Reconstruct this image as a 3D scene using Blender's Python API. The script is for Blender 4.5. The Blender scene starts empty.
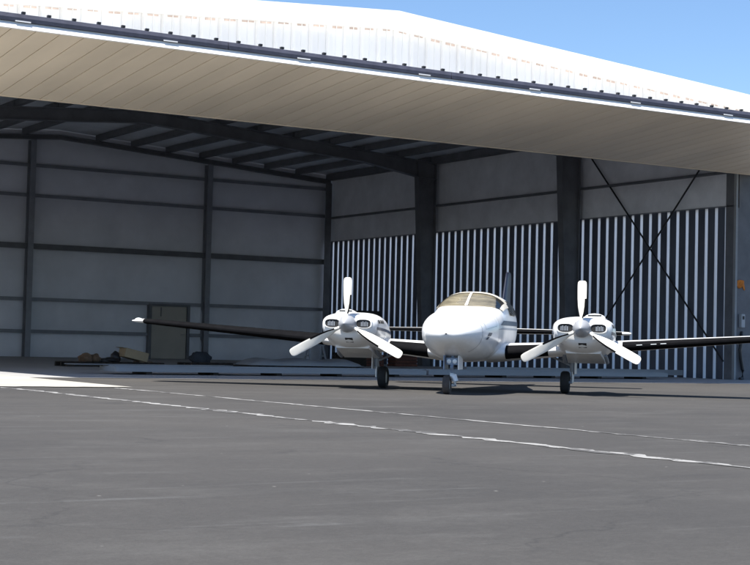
import bpy, bmesh, math, random
from mathutils import Vector, Matrix
random.seed(7)
S = bpy.context.scene
COL = S.collection

# ------------------------------------------------------------------ camera
FPX, PITCH, ROLL, YAW, HC = 1542.8, 0.0399, 0.0235, 0.5462, 0.82
right = Vector((math.cos(YAW), -math.sin(YAW), 0)); fwd = Vector((math.sin(YAW), math.cos(YAW), 0)); up = Vector((0, 0, 1))
look = fwd * math.cos(PITCH) + up * math.sin(PITCH); upv = up * math.cos(PITCH) - fwd * math.sin(PITCH)
cx = right * math.cos(ROLL) + upv * math.sin(ROLL); cy = upv * math.cos(ROLL) - right * math.sin(ROLL)
cd = bpy.data.cameras.new('camera'); cam = bpy.data.objects.new('camera', cd); COL.objects.link(cam)
M4 = Matrix((cx, cy, -look)).transposed().to_4x4(); M4.translation = Vector((0, 0, HC)); cam.matrix_world = M4
cd.sensor_width = 36; cd.lens = FPX / 750 * 36; cd.clip_start = 0.05; cd.clip_end = 6000
S.camera = cam
# ------------------------------------------------------------------ sky, sun, exposure
SUN = Vector((-0.45, -0.20, 1.0)).normalized()
w = bpy.data.worlds.new('World'); S.world = w; w.use_nodes = True
nt = w.node_tree; bg = nt.nodes['Background']
sky = nt.nodes.new('ShaderNodeTexSky'); sky.sky_type = 'NISHITA'; sky.sun_disc = False
sky.sun_elevation = math.asin(SUN.z); sky.sun_rotation = math.atan2(SUN.x, SUN.y)
sky.altitude = 500; sky.air_density = 1.0; sky.dust_density = 0.15; sky.ozone_density = 6.0
nt.links.new(sky.outputs[0], bg.inputs[0]); bg.inputs[1].default_value = 0.088
ld = bpy.data.lights.new('sun', 'SUN'); sun = bpy.data.objects.new('sun', ld); COL.objects.link(sun)
ld.energy = 5.0; ld.angle = math.radians(0.5); ld.color = (1.0, 0.96, 0.89)
sun.rotation_euler = (-SUN).to_track_quat('-Z', 'Y').to_euler(); sun.location = (0, 0, 40)
S.view_settings.view_transform = 'Standard'; S.view_settings.look = 'None'
S.view_settings.exposure = 1.0; S.view_settings.gamma = 1.0
S.render.engine = 'CYCLES'
S.cycles.max_bounces = 12; S.cycles.diffuse_bounces = 10

# ------------------------------------------------------------------ materials
def nodes(name):
    m = bpy.data.materials.new(name); m.use_nodes = True
    n = m.node_tree.nodes; l = m.node_tree.links
    return m, n, l, n['Principled BSDF']
def N(n, t, **k):
    x = n.new(t)
    for a, b in k.items(): setattr(x, a, b)
    return x
def ramp(n, l, src, stops):
    r = n.new('ShaderNodeValToRGB'); l.new(src, r.inputs[0]); e = r.color_ramp.elements
    while len(e) < len(stops): e.new(0.5)
    for el, (p, c) in zip(e, stops):
        el.position = p; el.color = (c, c, c, 1) if not isinstance(c, tuple) else (*c, 1)
    return r.outputs[0]
def mixc(n, l, a, b, fac, mode='MIX'):
    x = n.new('ShaderNodeMix'); x.data_type = 'RGBA'; x.blend_type = mode
    for s, v in ((x.inputs[0], fac), (x.inputs[6], a), (x.inputs[7], b)):
        if hasattr(v, 'links'): l.new(v, s)
        elif isinstance(v, tuple): s.default_value = (*v, 1)
        else: s.default_value = v
    return x.outputs[2]
def noise(n, l, vec, scale, detail=4, rough=0.55):
    x = n.new('ShaderNodeTexNoise'); x.inputs['Scale'].default_value = scale; x.inputs['Detail'].default_value = detail; x.inputs['Roughness'].default_value = rough
    l.new(vec, x.inputs['Vector']); return x.outputs['Fac']
def mapping(n, l, scale=(1, 1, 1), rot=(0, 0, 0), world=True, loc=(0, 0, 0)):
    m = n.new('ShaderNodeMapping'); m.inputs['Scale'].default_value = scale; m.inputs['Rotation'].default_value = rot; m.inputs['Location'].default_value = loc
    if world: l.new(n.new('ShaderNodeNewGeometry').outputs['Position'], m.inputs[0])
    else: l.new(n.new('ShaderNodeTexCoord').outputs['Object'], m.inputs[0])
    return m.outputs[0]
def bump(n, l, b, h, strength=0.2, dist=0.01):
    x = n.new('ShaderNodeBump'); x.inputs['Strength'].default_value = strength; x.inputs['Distance'].default_value = dist
    l.new(h, x.inputs['Height']); l.new(x.outputs[0], b.inputs['Normal'])
MAT = {}
def basic(name, col, rough=0.5, metal=0.0, var=0.15, scale=2.0, coat=0.0, bmp=0.0, stretch=(1, 1, 1), rnd=0.08, spec=0.5):
    m, n, l, b = nodes(name)
    v = mapping(n, l, stretch)
    f = noise(n, l, v, scale, 5, 0.6)
    dark = tuple(c * (1 - var) for c in col); lite = tuple(min(1, c * (1 + var * 0.6)) for c in col)
    c = mixc(n, l, dark, lite, ramp(n, l, f, [(0.3, 0.0), (0.7, 1.0)]))
    if rnd:
        oi = n.new('ShaderNodeObjectInfo')
        mr = N(n, 'ShaderNodeMapRange'); mr.inputs[3].default_value = 1 - rnd; mr.inputs[4].default_value = 1 + rnd * 0.4
        l.new(oi.outputs['Random'], mr.inputs[0])
        vm = N(n, 'ShaderNodeVectorMath', operation='SCALE'); l.new(c, vm.inputs[0]); l.new(mr.outputs[0], vm.inputs['Scale']); c = vm.outputs[0]
    l.new(c, b.inputs['Base Color'])
    b.inputs['Metallic'].default_value = metal; b.inputs['Coat Weight'].default_value = coat; b.inputs['Coat Roughness'].default_value = 0.08
    b.inputs['Specular IOR Level'].default_value = spec
    rr = N(n, 'ShaderNodeMapRange'); rr.inputs[3].default_value = max(0, rough - 0.08); rr.inputs[4].default_value = min(1, rough + 0.1)
    l.new(f, rr.inputs[0]); l.new(rr.outputs[0], b.inputs['Roughness'])
    if bmp: bump(n, l, b, noise(n, l, v, scale * 6, 4), bmp, 0.01)
    MAT[name] = m; return m

# asphalt: grey, fine aggregate, long pale scrapes and stains
def asphalt():
    m, n, l, b = nodes('asphalt')
    big = noise(n, l, mapping(n, l), 0.22, 5, 0.6)
    c = mixc(n, l, (0.058, 0.0555, 0.0535), (0.082, 0.0770, 0.072), ramp(n, l, big, [(0.32, 0), (0.68, 1)]))
    mot = noise(n, l, mapping(n, l, (0.8, 1.3, 1), (0, 0, math.radians(20))), 0.9, 8, 0.72)
    c = mixc(n, l, c, (0.100, 0.096, 0.091), ramp(n, l, mot, [(0.50, 0), (0.72, 0.7)]))
    st = noise(n, l, mapping(n, l, (0.35, 1.5, 1), (0, 0, math.radians(-14))), 0.8, 7, 0.68)
    c = mixc(n, l, c, (0.108, 0.105, 0.101), ramp(n, l, st, [(0.58, 0), (0.78, 0.6)]))
    c = mixc(n, l, c, (0.043, 0.041, 0.041), ramp(n, l, st, [(0.25, 0.5), (0.44, 0)]))
    brk = noise(n, l, mapping(n, l, loc=(9, 4, 0)), 0.55, 6, 0.7)
    sc = noise(n, l, mapping(n, l, (0.16, 3.2, 1), (0, 0, math.radians(-20)), loc=(3, 1, 0)), 1.0, 9, 0.78)
    mk = N(n, 'ShaderNodeMath', operation='MULTIPLY'); l.new(ramp(n, l, sc, [(0.57, 0), (0.64, 0.8)]), mk.inputs[0]); l.new(ramp(n, l, brk, [(0.42, 0), (0.54, 1)]), mk.inputs[1])
    c = mixc(n, l, c, (0.128, 0.127, 0.125), mk.outputs[0])
    fine = noise(n, l, mapping(n, l), 60, 3, 0.7)
    c = mixc(n, l, c, ramp(n, l, fine, [(0.25, 0.45), (0.75, 1.0)]), 0.45, 'MULTIPLY')
    grit = noise(n, l, mapping(n, l, loc=(2, 7, 0)), 14, 6, 0.8)
    c = mixc(n, l, c, ramp(n, l, grit, [(0.30, 0.62), (0.70, 1.0)]), 0.6, 'MULTIPLY')
    wv = n.new('ShaderNodeTexNoise'); wv.inputs['Scale'].default_value = 1.1; wv.inputs['Detail'].default_value = 6; l.new(mapping(n, l), wv.inputs['Vector'])
    ad = N(n, 'ShaderNodeVectorMath', operation='MULTIPLY_ADD'); l.new(wv.outputs['Color'], ad.inputs[0]); ad.inputs[1].default_value = (1.3, 1.3, 0); l.new(mapping(n, l), ad.inputs[2])
    ck = n.new('ShaderNodeTexVoronoi'); ck.feature = 'DISTANCE_TO_EDGE'; ck.inputs['Scale'].default_value = 0.24; l.new(ad.outputs[0], ck.inputs['Vector'])
    mk2 = N(n, 'ShaderNodeMath', operation='MULTIPLY'); l.new(ramp(n, l, ck.outputs['Distance'], [(0.0, 0.5), (0.005, 0)]), mk2.inputs[0]); l.new(ramp(n, l, brk, [(0.40, 1), (0.55, 0.1)]), mk2.inputs[1])
    c = mixc(n, l, c, (0.028, 0.027, 0.027), mk2.outputs[0])
    oil = n.new('ShaderNodeTexVoronoi'); oil.inputs['Scale'].default_value = 0.33; l.new(ad.outputs[0], oil.inputs['Vector'])
    c = mixc(n, l, c, (0.035, 0.034, 0.034), ramp(n, l, oil.outputs['Distance'], [(0.03, 0.5), (0.12, 0)]))
    sp = n.new('ShaderNodeTexVoronoi'); sp.inputs['Scale'].default_value = 2.2; l.new(mapping(n, l), sp.inputs['Vector'])
    c = mixc(n, l, c, (0.35, 0.34, 0.32), ramp(n, l, sp.outputs['Distance'], [(0.0, 0.9), (0.035, 0)]))
    l.new(c, b.inputs['Base Color']); b.inputs['Roughness'].default_value = 0.9; b.inputs['Specular IOR Level'].default_value = 0.25
    bump(n, l, b, fine, 0.35, 0.01); MAT['asphalt'] = m
asphalt()
def concrete(name, lo, hi, dirt):
    m, n, l, b = nodes(name)
    f = noise(n, l, mapping(n, l), 0.5, 7, 0.65); g = noise(n, l, mapping(n, l, (0.4, 1.6, 1)), 0.8, 5, 0.6)
    c = mixc(n, l, lo, hi, ramp(n, l, f, [(0.3, 0), (0.7, 1)]))
    c = mixc(n, l, c, dirt, ramp(n, l, g, [(0.52, 0), (0.75, 0.7)]))
    l.new(c, b.inputs['Base Color']); b.inputs['Roughness'].default_value = 0.65
    bump(n, l, b, noise(n, l, mapping(n, l), 40, 3), 0.15, 0.005); MAT[name] = m
concrete('slab_concrete', (0.30, 0.30, 0.30), (0.38, 0.375, 0.37), (0.22, 0.22, 0.22))
concrete('pad_concrete', (0.36, 0.345, 0.31), (0.44, 0.42, 0.375), (0.27, 0.255, 0.225))
def paint_line(name, lo, hi):   # worn paint: asphalt shows through where it has flaked
    m, n, l, b = nodes(name)
    v = mapping(n, l)
    f = noise(n, l, v, 3.0, 8, 0.75); g = noise(n, l, mapping(n, l, (6, 0.7, 1)), 1.0, 4, 0.6)
    k = N(n, 'ShaderNodeMath', operation='ADD'); l.new(f, k.inputs[0]); l.new(g, k.inputs[1])
    c = mixc(n, l, (0.080, 0.077, 0.074), (0.27, 0.265, 0.255), ramp(n, l, k.outputs[0], [(lo, 0), (hi, 1)]))
    l.new(c, b.inputs['Base Color']); b.inputs['Roughness'].default_value = 0.85; MAT[name] = m
paint_line('worn_paint', 0.93, 1.16); paint_line('very_worn_paint', 0.98, 1.18)

basic('white_steel', (0.86, 0.85, 0.83), 0.45, var=0.05, scale=1.5, rnd=0.03)
basic('gable_steel', (0.75, 0.745, 0.73), 0.5, var=0.07, scale=1.2, rnd=0.05, stretch=(1, 1, 0.25))
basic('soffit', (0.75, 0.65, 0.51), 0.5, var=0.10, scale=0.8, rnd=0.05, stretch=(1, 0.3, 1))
basic('seal_rubber', (0.055, 0.058, 0.085), 0.6, var=0.25, scale=5)
basic('pinkish_beige', (0.62, 0.50, 0.44), 0.9, var=0.25, scale=6, rnd=0.2)
basic('dark_steel', (0.14, 0.143, 0.155), 0.55, var=0.25, scale=2)
basic('girt_steel', (0.25, 0.26, 0.29), 0.5, var=0.2, scale=2)
basic('insulation', (0.80, 0.81, 0.87), 0.45, var=0.10, scale=0.7, rnd=0.08, bmp=0.05)
basic('side_insulation', (0.80, 0.80, 0.83), 0.35, var=0.16, scale=0.9, rnd=0.05, bmp=0.05)
basic('roof_insulation', (0.72, 0.75, 0.80), 0.5, var=0.15, scale=0.9)
basic('navy_sheet', (0.085, 0.096, 0.125), 0.45, var=0.25, scale=2.5, stretch=(1, 1, 0.3))
basic('batten_white', (0.84, 0.85, 0.88), 0.35, var=0.06, scale=2)
basic('beige_door', (0.42, 0.385, 0.33), 0.5, var=0.08, scale=2)
basic('panel_white', (0.27, 0.28, 0.29), 0.45, var=0.14, scale=1.2, stretch=(0.4, 2, 2))
basic('timber', (0.16, 0.11, 0.07), 0.8, var=0.35, scale=6)
basic('dark_timber', (0.035, 0.028, 0.022), 0.85, var=0.3, scale=6)
basic('cardboard', (0.34, 0.26, 0.16), 0.85, var=0.15, scale=3)
basic('brown_sack', (0.16, 0.10, 0.06), 0.9, var=0.4, scale=9, bmp=0.4)
basic('red_brick', (0.17, 0.07, 0.05), 0.9, var=0.3, scale=8)
basic('black_plastic', (0.018, 0.018, 0.020), 0.45, var=0.2, scale=4)
basic('slate_cloth', (0.07, 0.08, 0.10), 0.9, var=0.3, scale=6, bmp=0.3)
basic('orange_cloth', (0.62, 0.20, 0.03), 0.8, var=0.3, scale=9, bmp=0.3)
basic('grey_box', (0.40, 0.41, 0.42), 0.5, var=0.1)
# aircraft
basic('cream_paint', (0.80, 0.74, 0.63), 0.3, var=0.03, scale=2, coat=0.3, rnd=0)
basic('prop_white', (0.82, 0.79, 0.72), 0.42, var=0.07, scale=8, rnd=0.03)
basic('boot_black', (0.009, 0.009, 0.010), 0.85, var=0.2, scale=8, spec=0.0)
basic('fin_shade_navy', (0.010, 0.014, 0.030), 0.4, var=0.1)  # tail fin's shade painted in as a near-black navy
basic('tyre', (0.018, 0.018, 0.019), 0.8, var=0.25, scale=12, bmp=0.2)
basic('nose_tyre', (0.075, 0.060, 0.052), 0.85, var=0.25, scale=14, bmp=0.2)
basic('silver', (0.55, 0.57, 0.60), 0.42, metal=1.0, var=0.1, scale=6)
basic('spinner_grey', (0.33, 0.34, 0.36), 0.4, var=0.12, scale=6, coat=0.3)
basic('seam', (0.30, 0.30, 0.30), 0.6, var=0.2, scale=6)
basic('strut_grey', (0.30, 0.33, 0.38), 0.45, var=0.15, scale=8)
basic('gear_blue', (0.24, 0.31, 0.42), 0.45, var=0.2, scale=10)
basic('sunshade', (0.29, 0.25, 0.19), 0.6, var=0.5, scale=5, stretch=(0.6, 0.6, 5))
basic('intake_dark', (0.012, 0.012, 0.013), 0.6, var=0.2)
basic('navy_mark', (0.010, 0.030, 0.075), 0.4, var=0.1)
basic('lamp_glass', (0.75, 0.78, 0.80), 0.12, var=0.05, coat=1.0)
def plane_white():
    m, n, l, b = nodes('aircraft_white')
    f = noise(n, l, mapping(n, l, world=False), 3.0, 6, 0.65)
    c = mixc(n, l, (0.74, 0.74, 0.735), (0.83, 0.83, 0.82), ramp(n, l, f, [(0.3, 0), (0.65, 1)]))
    st = noise(n, l, mapping(n, l, (3, 0.5, 6), world=False), 1.5, 5, 0.6)
    c = mixc(n, l, c, (0.60, 0.58, 0.54), ramp(n, l, st, [(0.62, 0), (0.85, 0.35)]))
    l.new(c, b.inputs['Base Color']); b.inputs['Roughness'].default_value = 0.32; b.inputs['Coat Weight'].default_value = 0.35; b.inputs['Coat Roughness'].default_value = 0.1
    MAT['aircraft_white'] = m
plane_white()
def fibreglass():
    m = bpy.data.materials.new('fibreglass'); m.use_nodes = True; n = m.node_tree.nodes; l = m.node_tree.links; b = n['Principled BSDF']; o = n['Material Output']
    f = noise(n, l, mapping(n, l, (1, 1, 0.25)), 1.6, 5, 0.6)
    c = mixc(n, l, (0.80, 0.82, 0.85), (0.94, 0.95, 0.97), ramp(n, l, f, [(0.3, 0), (0.7, 1)])); l.new(c, b.inputs['Base Color']); b.inputs['Roughness'].default_value = 0.4
    t = n.new('ShaderNodeBsdfTranslucent'); l.new(c, t.inputs[0]); mx = n.new('ShaderNodeMixShader'); mx.inputs[0].default_value = 0.85
    l.new(b.outputs[0], mx.inputs[1]); l.new(t.outputs[0], mx.inputs[2]); l.new(mx.outputs[0], o.inputs[0]); MAT['fibreglass'] = m
fibreglass()
def glass():
    m = bpy.data.materials.new('cabin_glass'); m.use_nodes = True; n = m.node_tree.nodes; l = m.node_tree.links; n.clear()
    o = n.new('ShaderNodeOutputMaterial'); mx = n.new('ShaderNodeMixShader'); t = n.new('ShaderNodeBsdfTransparent'); g = n.new('ShaderNodeBsdfGlossy'); fr = n.new('ShaderNodeFresnel')
    t.inputs[0].default_value = (0.82, 0.84, 0.82, 1); g.inputs['Roughness'].default_value = 0.03; fr.inputs[0].default_value = 1.5
    l.new(fr.outputs[0], mx.inputs[0]); l.new(t.outputs[0], mx.inputs[1]); l.new(g.outputs[0], mx.inputs[2]); l.new(mx.outputs[0], o.inputs[0]); MAT['cabin_glass'] = m
glass()

# ------------------------------------------------------------------ object helpers
ORG = {}
def org(p): return ORG.get(p.name, Vector((0, 0, 0))) if p else Vector((0, 0, 0))
def tag(o, label=None, cat=None, group=None, kind=None):
    if label: o['label'] = label
    if cat: o['category'] = cat
    if group: o['group'] = group
    if kind: o['kind'] = kind
    return o
def empty(name, loc, rz=0.0):
    o = bpy.data.objects.new(name, None); COL.objects.link(o); o.location = loc; o.rotation_euler = (0, 0, rz)
    o.empty_display_size = 0.3; ORG[o.name] = Vector(loc) if rz == 0 else Vector((0, 0, 0)); return o
def link(name, me, loc, parent):
    o = bpy.data.objects.new(name, me); COL.objects.link(o); loc = Vector(loc)
    if parent: o.parent = parent; o.location = loc - org(parent)
    else: o.location = loc
    ORG[o.name] = loc; return o
def mesh(name, V, F, mat, parent=None, smooth=False, pivot=None):
    V = [Vector(v) for v in V]
    if pivot is None:
        lo = [min(v[i] for v in V) for i in range(3)]; hi = [max(v[i] for v in V) for i in range(3)]
        pivot = Vector(((lo[0] + hi[0]) / 2, (lo[1] + hi[1]) / 2, lo[2]))
    pivot = Vector(pivot)
    me = bpy.data.meshes.new(name); me.from_pydata([v - pivot for v in V], [], F)
    bm = bmesh.new(); bm.from_mesh(me); bmesh.ops.recalc_face_normals(bm, faces=bm.faces)
    if smooth:
        for f in bm.faces: f.smooth = True
        for e in bm.edges:
            if len(e.link_faces) == 2 and e.calc_face_angle(0) > math.radians(38): e.smooth = False
    bm.to_mesh(me); bm.free()
    mats = mat if isinstance(mat, (list, tuple)) else [mat]
    for k in mats: me.materials.append(MAT[k])
    return link(name, me, pivot, parent)
BF = [(0, 3, 2, 1), (4, 5, 6, 7), (0, 1, 5, 4), (1, 2, 6, 5), (2, 3, 7, 6), (3, 0, 4, 7)]
class B:                                   # collects the shapes of ONE part
    def __init__(s): s.v = []; s.f = []
    def add(s, V, F):
        k = len(s.v); s.v += [Vector(v) for v in V]; s.f += [tuple(i + k for i in f) for f in F]; return s
    def box(s, x0, x1, y0, y1, z0, z1):
        return s.add([(x0, y0, z0), (x1, y0, z0), (x1, y1, z0), (x0, y1, z0), (x0, y0, z1), (x1, y0, z1), (x1, y1, z1), (x0, y1, z1)], BF)
    def bar(s, a, b, wx, wy, upd=(0, 0, 1)):   # rectangular bar between two points
        a, b = Vector(a), Vector(b); d = (b - a).normalized(); u = Vector(upd)
        if abs(d.dot(u)) > 0.98: u = Vector((0, 1, 0))
        sd = d.cross(u).normalized() * wx / 2; u2 = sd.cross(d).normalized() * wy / 2
        return s.add([a - sd - u2, a + sd - u2, a + sd + u2, a - sd + u2, b - sd - u2, b + sd - u2, b + sd + u2, b - sd + u2], BF)
    def tube(s, pts, r, seg=8):
        pts = [Vector(p) for p in pts]; rs = r if isinstance(r, (list, tuple)) else [r] * len(pts); k = len(s.v)
        for i, p in enumerate(pts):
            d = (pts[min(i + 1, len(pts) - 1)] - pts[max(i - 1, 0)]).normalized()
            u = Vector((0, 0, 1)) if abs(d.z) < 0.9 else Vector((1, 0, 0)); a = d.cross(u).normalized(); b = a.cross(d)
            for j in range(seg): t = 2 * math.pi * j / seg; s.v.append(p + (a * math.cos(t) + b * math.sin(t)) * rs[i])
        for i in range(len(pts) - 1):
            for j in range(seg): j2 = (j + 1) % seg; s.f.append((k + i * seg + j, k + i * seg + j2, k + (i + 1) * seg + j2, k + (i + 1) * seg + j))
        s.f.append(tuple(k + j for j in range(seg))); e = k + (len(pts) - 1) * seg; s.f.append(tuple(e + j for j in range(seg))); return s
    def lathe(s, c, axis, prof, seg=24):   # prof: (along, radius)
        c, ax = Vector(c), Vector(axis).normalized(); u = Vector((0, 0, 1)) if abs(ax.z) < 0.9 else Vector((1, 0, 0)); a = ax.cross(u).normalized(); b = a.cross(ax); k = len(s.v)
        for t, r in prof:
            for j in range(seg): q = 2 * math.pi * j / seg; s.v.append(c + ax * t + (a * math.cos(q) + b * math.sin(q)) * r)
        m = len(prof)
        for i in range(m - 1):
            for j in range(seg): j2 = (j + 1) % seg; s.f.append((k + i * seg + j, k + i * seg + j2, k + (i + 1) * seg + j2, k + (i + 1) * seg + j))
        s.f.append(tuple(k + j for j in range(seg))); e = k + (m - 1) * seg; s.f.append(tuple(e + j for j in range(seg))); return s
    def grid(s, P, closed_u=False):        # P[i][j]
        k = len(s.v); nu, nv = len(P), len(P[0])
        for row in P: s.v += [Vector(p) for p in row]
        for i in range(nu - (0 if closed_u else 1)):
            for j in range(nv - 1): i2 = (i + 1) % nu; s.f.append((k + i * nv + j, k + i2 * nv + j, k + i2 * nv + j + 1, k + i * nv + j + 1))
        return s
    def out(s, name, mat, parent=None, smooth=False, pivot=None): return mesh(name, s.v, s.f, mat, parent, smooth, pivot)
def bevel(o, width, seg=2):
    bm = bmesh.new(); bm.from_mesh(o.data); bmesh.ops.bevel(bm, geom=list(bm.edges), offset=width, segments=seg, affect='EDGES', clamp_overlap=True); bm.to_mesh(o.data); bm.free(); return o

# ------------------------------------------------------------------ ground
XL, XR, XC = 8.55, 33.25, 20.9           # hangar left wall, right wall, ridge
YF, YB = 33.85, 58.77                     # facade, back wall
EDGE = 29.55                              # concrete edge in front of the hangar
def sheet(name, x0, x1, y0, y1, z, mat, label_kind='structure', nx=1, jag=0.0):
    b = B(); P = [[(x0 + (x1 - x0) * i / nx, y0 + (random.uniform(-jag, jag) if 0 < i < nx else 0), z), (x0 + (x1 - x0) * i / nx, y1, z)] for i in [nx * 0 + q for q in range(nx + 1)]]
    b.grid(P); o = b.out(name, mat); return tag(o, kind=label_kind)
g = sheet('ground', -1500, 1500, -1500, 1500, 0.0, 'asphalt')
s = sheet('concrete_slab', -40.0, 110.0, EDGE, 75.0, 0.008, 'slab_concrete', nx=300, jag=0.05)  # reach beyond the hangar sides added to bounce sunlight onto the translucent strips
p = sheet('concrete_apron', 3.2, 9.95, 24.05, 33.2, 0.013, 'pad_concrete', nx=40, jag=0.07)
def painted(x0, y0, x1, y1, wd, mat, jg=0.03):
    n = 140; P = []
    for i in range(n + 1):
        t = i / n; x = x0 + (x1 - x0) * t; y = y0 + (y1 - y0) * t; j = random.uniform(-jg, jg); k = random.uniform(-jg, jg)
        P.append([(x - wd / 2 + j, y, 0.004), (x + wd / 2 + k, y, 0.004)])
    o = B().grid(P).out('painted_line', mat); return tag(o, kind='structure')
painted(9.585, 23.9, 10.1, 3.0, 0.10, 'worn_paint'); painted(7.70, 23.9, 8.15, 3.0, 0.15, 'very_worn_paint', 0.065)

# ------------------------------------------------------------------ hangar
H = empty('aircraft_hangar', (XC, YF, 0))
tag(H, 'white metal aircraft hangar with its big door swung open', 'hangar')
SL = 0.0705
def roofz(x, z0=9.05): return z0 - SL * abs(x - XC)
def gz(x): return 9.30 - SL * abs(x - XC)
# roof shell
b = B()
for sgn in (-1, 1):
    xe = XC + sgn * 13.0; y0, y1 = YF - 0.32, YB + 0.35
    zc, ze = 9.05, roofz(xe)
    lo = [(XC, y0, zc), (xe, y0, ze), (xe, y1, ze), (XC, y1, zc)]
    b.add([Vector(v) for v in lo] + [Vector(v) + Vector((0, 0, 0.31)) for v in lo], BF)
roof = b.out('roof', 'roof_insulation', H)
# standing seams on top of the roof, seen from elsewhere
# purlins, one per line and bay
FR = [YF + 0.55, 41.35, 50.25, YB - 0.18]
for k in range(1, 9):
    for sgn in (-1, 1):
        x = XC + sgn * 1.52 * k
        for a, c in zip(FR[:-1], FR[1:]):
            z = roofz(x) - 0.006
            B().box(x - 0.09, x + 0.09, a + 0.02, c - 0.02, z - 0.24, z - 0.012 - 0.006).out('purlin', 'dark_steel', H)
# rafters with haunches and tapered columns, three inner frames + end frame
def rafter(y, sgn, dep, haunch, wd):
    def pt(x, d): return roofz(x) - 0.26 - d
    xs = [0.0, 9.0, 11.45, 12.3]; ds = [dep, dep, haunch, haunch]
    top = [(XC + sgn * x, roofz(XC + sgn * x) - 0.26) for x in xs]; bot = [(XC + sgn * x, pt(XC + sgn * x, d)) for x, d in zip(xs, ds)]
    b = B()
    for i in range(3):
        V = []
        for (q, yy) in ((0, y - 0.02), (1, y + 0.02)): V += [(bot[i][0], yy, bot[i][1]), (bot[i + 1][0], yy, bot[i + 1][1]), (top[i + 1][0], yy, top[i + 1][1]), (top[i][0], yy, top[i][1])]
        b.add(V, BF)
        for L in (top, bot):
            o_ = 0.003 if L is bot else -0.003
            V = []
            for dz in (-0.02, 0.02):
                V += [(L[i][0], y - wd, L[i][1] + dz + o_), (L[i + 1][0], y - wd, L[i + 1][1] + dz + o_), (L[i + 1][0], y + wd, L[i + 1][1] + dz + o_), (L[i][0], y + wd, L[i][1] + dz + o_)]
            b.add(V, BF)
    b.out('rafter', 'dark_steel', H)
for y in FR[1:3]:
    for sgn in (-1, 1):
        rafter(y, sgn, 0.42, 0.62, 0.14)
        xw = XR - 0.10 if sgn > 0 else XL + 0.10
        wt, wb = 0.82, 0.42; zt = roofz(xw) - 0.30
        b = B(); q = -sgn
        V = []
        for yy in (y - 0.0245, y + 0.0245): V += [(xw, yy, 0.01), (xw + q * wb, yy, 0.01), (xw + q * wt, yy, zt), (xw, yy, zt)]
        b.add(V, BF)
        V = []
        for e in (0, 0.035): V += [(xw + q * (wb + e), y - 0.15, 0.01), (xw + q * (wb + e), y + 0.15, 0.01), (xw + q * (wt + e), y + 0.15, zt), (xw + q * (wt + e), y - 0.15, zt)]
        b.add(V, BF)
        b.box(xw - 0.018, xw + 0.018, y - 0.15, y + 0.15, 0.012, zt + 0.004)
        b.box(min(xw, xw + q * (wb + 0.1)), max(xw, xw + q * (wb + 0.1)), y - 0.2, y + 0.2, 0.009, 0.035)
        b.out('frame_column', 'dark_steel', H)
for sgn in (-1, 1): rafter(FR[3] - 0.05, sgn, 0.15, 0.16, 0.10)
# eave struts
for x in (XL + 0.14, XR - 0.14):
    B().box(x - 0.10, x + 0.10, FR[0] + 0.03, YB - 0.4, roofz(x) - 0.30, roofz(x) - 0.02).out('eave_strut', 'dark_steel', H)
# ---- back wall: outer sheet, insulation blankets in each girt cell, girts, posts
bw = B().add([(XL, YB + 0.12, 0.0), (XR, YB + 0.12, 0.0), (XR, YB + 0.12, roofz(XR) - 0.01), (XC, YB + 0.12, 9.04), (XL, YB + 0.12, roofz(XL) - 0.01),
              (XL, YB + 0.18, 0.0), (XR, YB + 0.18, 0.0), (XR, YB + 0.18, roofz(XR) - 0.01), (XC, YB + 0.18, 9.04), (XL, YB + 0.18, roofz(XL) - 0.01)],
             [(0, 1, 2, 3, 4), (9, 8, 7, 6, 5), (0, 5, 6, 1), (1, 6, 7, 2), (2, 7, 8, 3), (3, 8, 9, 4), (4, 9, 5, 0)]).out('back_wall', 'insulation', H)
GZ = [1.035, 2.297, 4.37, 6.37, 7.56]
BAYS = [(XL + 0.05, 12.15), (12.15, 19.76), (19.76, 27.40), (27.40, XR - 0.02)]
def blanket(x0, x1, z0, z1f, parent):
    n, m = 40, 6; P = []; ph = random.uniform(0, 6); nq = max(1, round((x1 - x0) / 1.22))
    for i in range(n + 1):
        u = i / n; x = x0 + (x1 - x0) * u; row = []; z1 = z1f(x)
        for j in range(m + 1):
            v = j / m; d = 0.07 * (1 - (2 * v - 1) ** 2) * (1 - (2 * u - 1) ** 6) * (0.8 + 0.2 * math.sin(9 * u + ph)) + 0.03 * abs(math.sin(math.pi * nq * u)) ** 0.5 * (1 - (2 * v - 1) ** 4)
            row.append((x, YB + 0.10 - max(d, -0.01), z0 + (z1 - z0) * v))
        P.append(row)
    B().grid(P).out('insulation_panel', 'insulation', parent, smooth=True)
for (x0, x1) in BAYS:
    zs = [0.02] + GZ
    for i, z0 in enumerate(zs):
        top = (lambda x, z=zs[i + 1] if i + 1 < len(zs) else None: z if z is not None else roofz(x) - 0.3)
        if x0 > 19 and x0 < 20 and i in (0, 1):   # leave the walk door free
            blanket(x0, 24.93, z0, top, bw); blanket(26.67, x1, z0, top, bw)
        else: blanket(x0, x1, z0, top, bw)
for i, z in enumerate(GZ):
    for (x0, x1) in BAYS:
        h = 0.17 if i == 2 else 0.085; d = 0.20 if i == 2 else 0.13
        segs = [(x0 + 0.10, x1 - 0.10)] if not (19 < x0 < 20 and i == 0) else [(x0 + 0.10, 24.86), (26.75, x1 - 0.10)]
        for a, c in segs:
            bb = B().box(a, c, YB + 0.06 - d, YB + 0.095, z - h / 2, z + h / 2).box(a, c, YB + 0.06 - d - 0.012, YB + 0.06 - d - 0.001, z - h / 2 - 0.05, z - h / 2 + 0.045)
            bb.out('girt', 'dark_steel' if i == 2 else 'girt_steel', bw)
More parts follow.
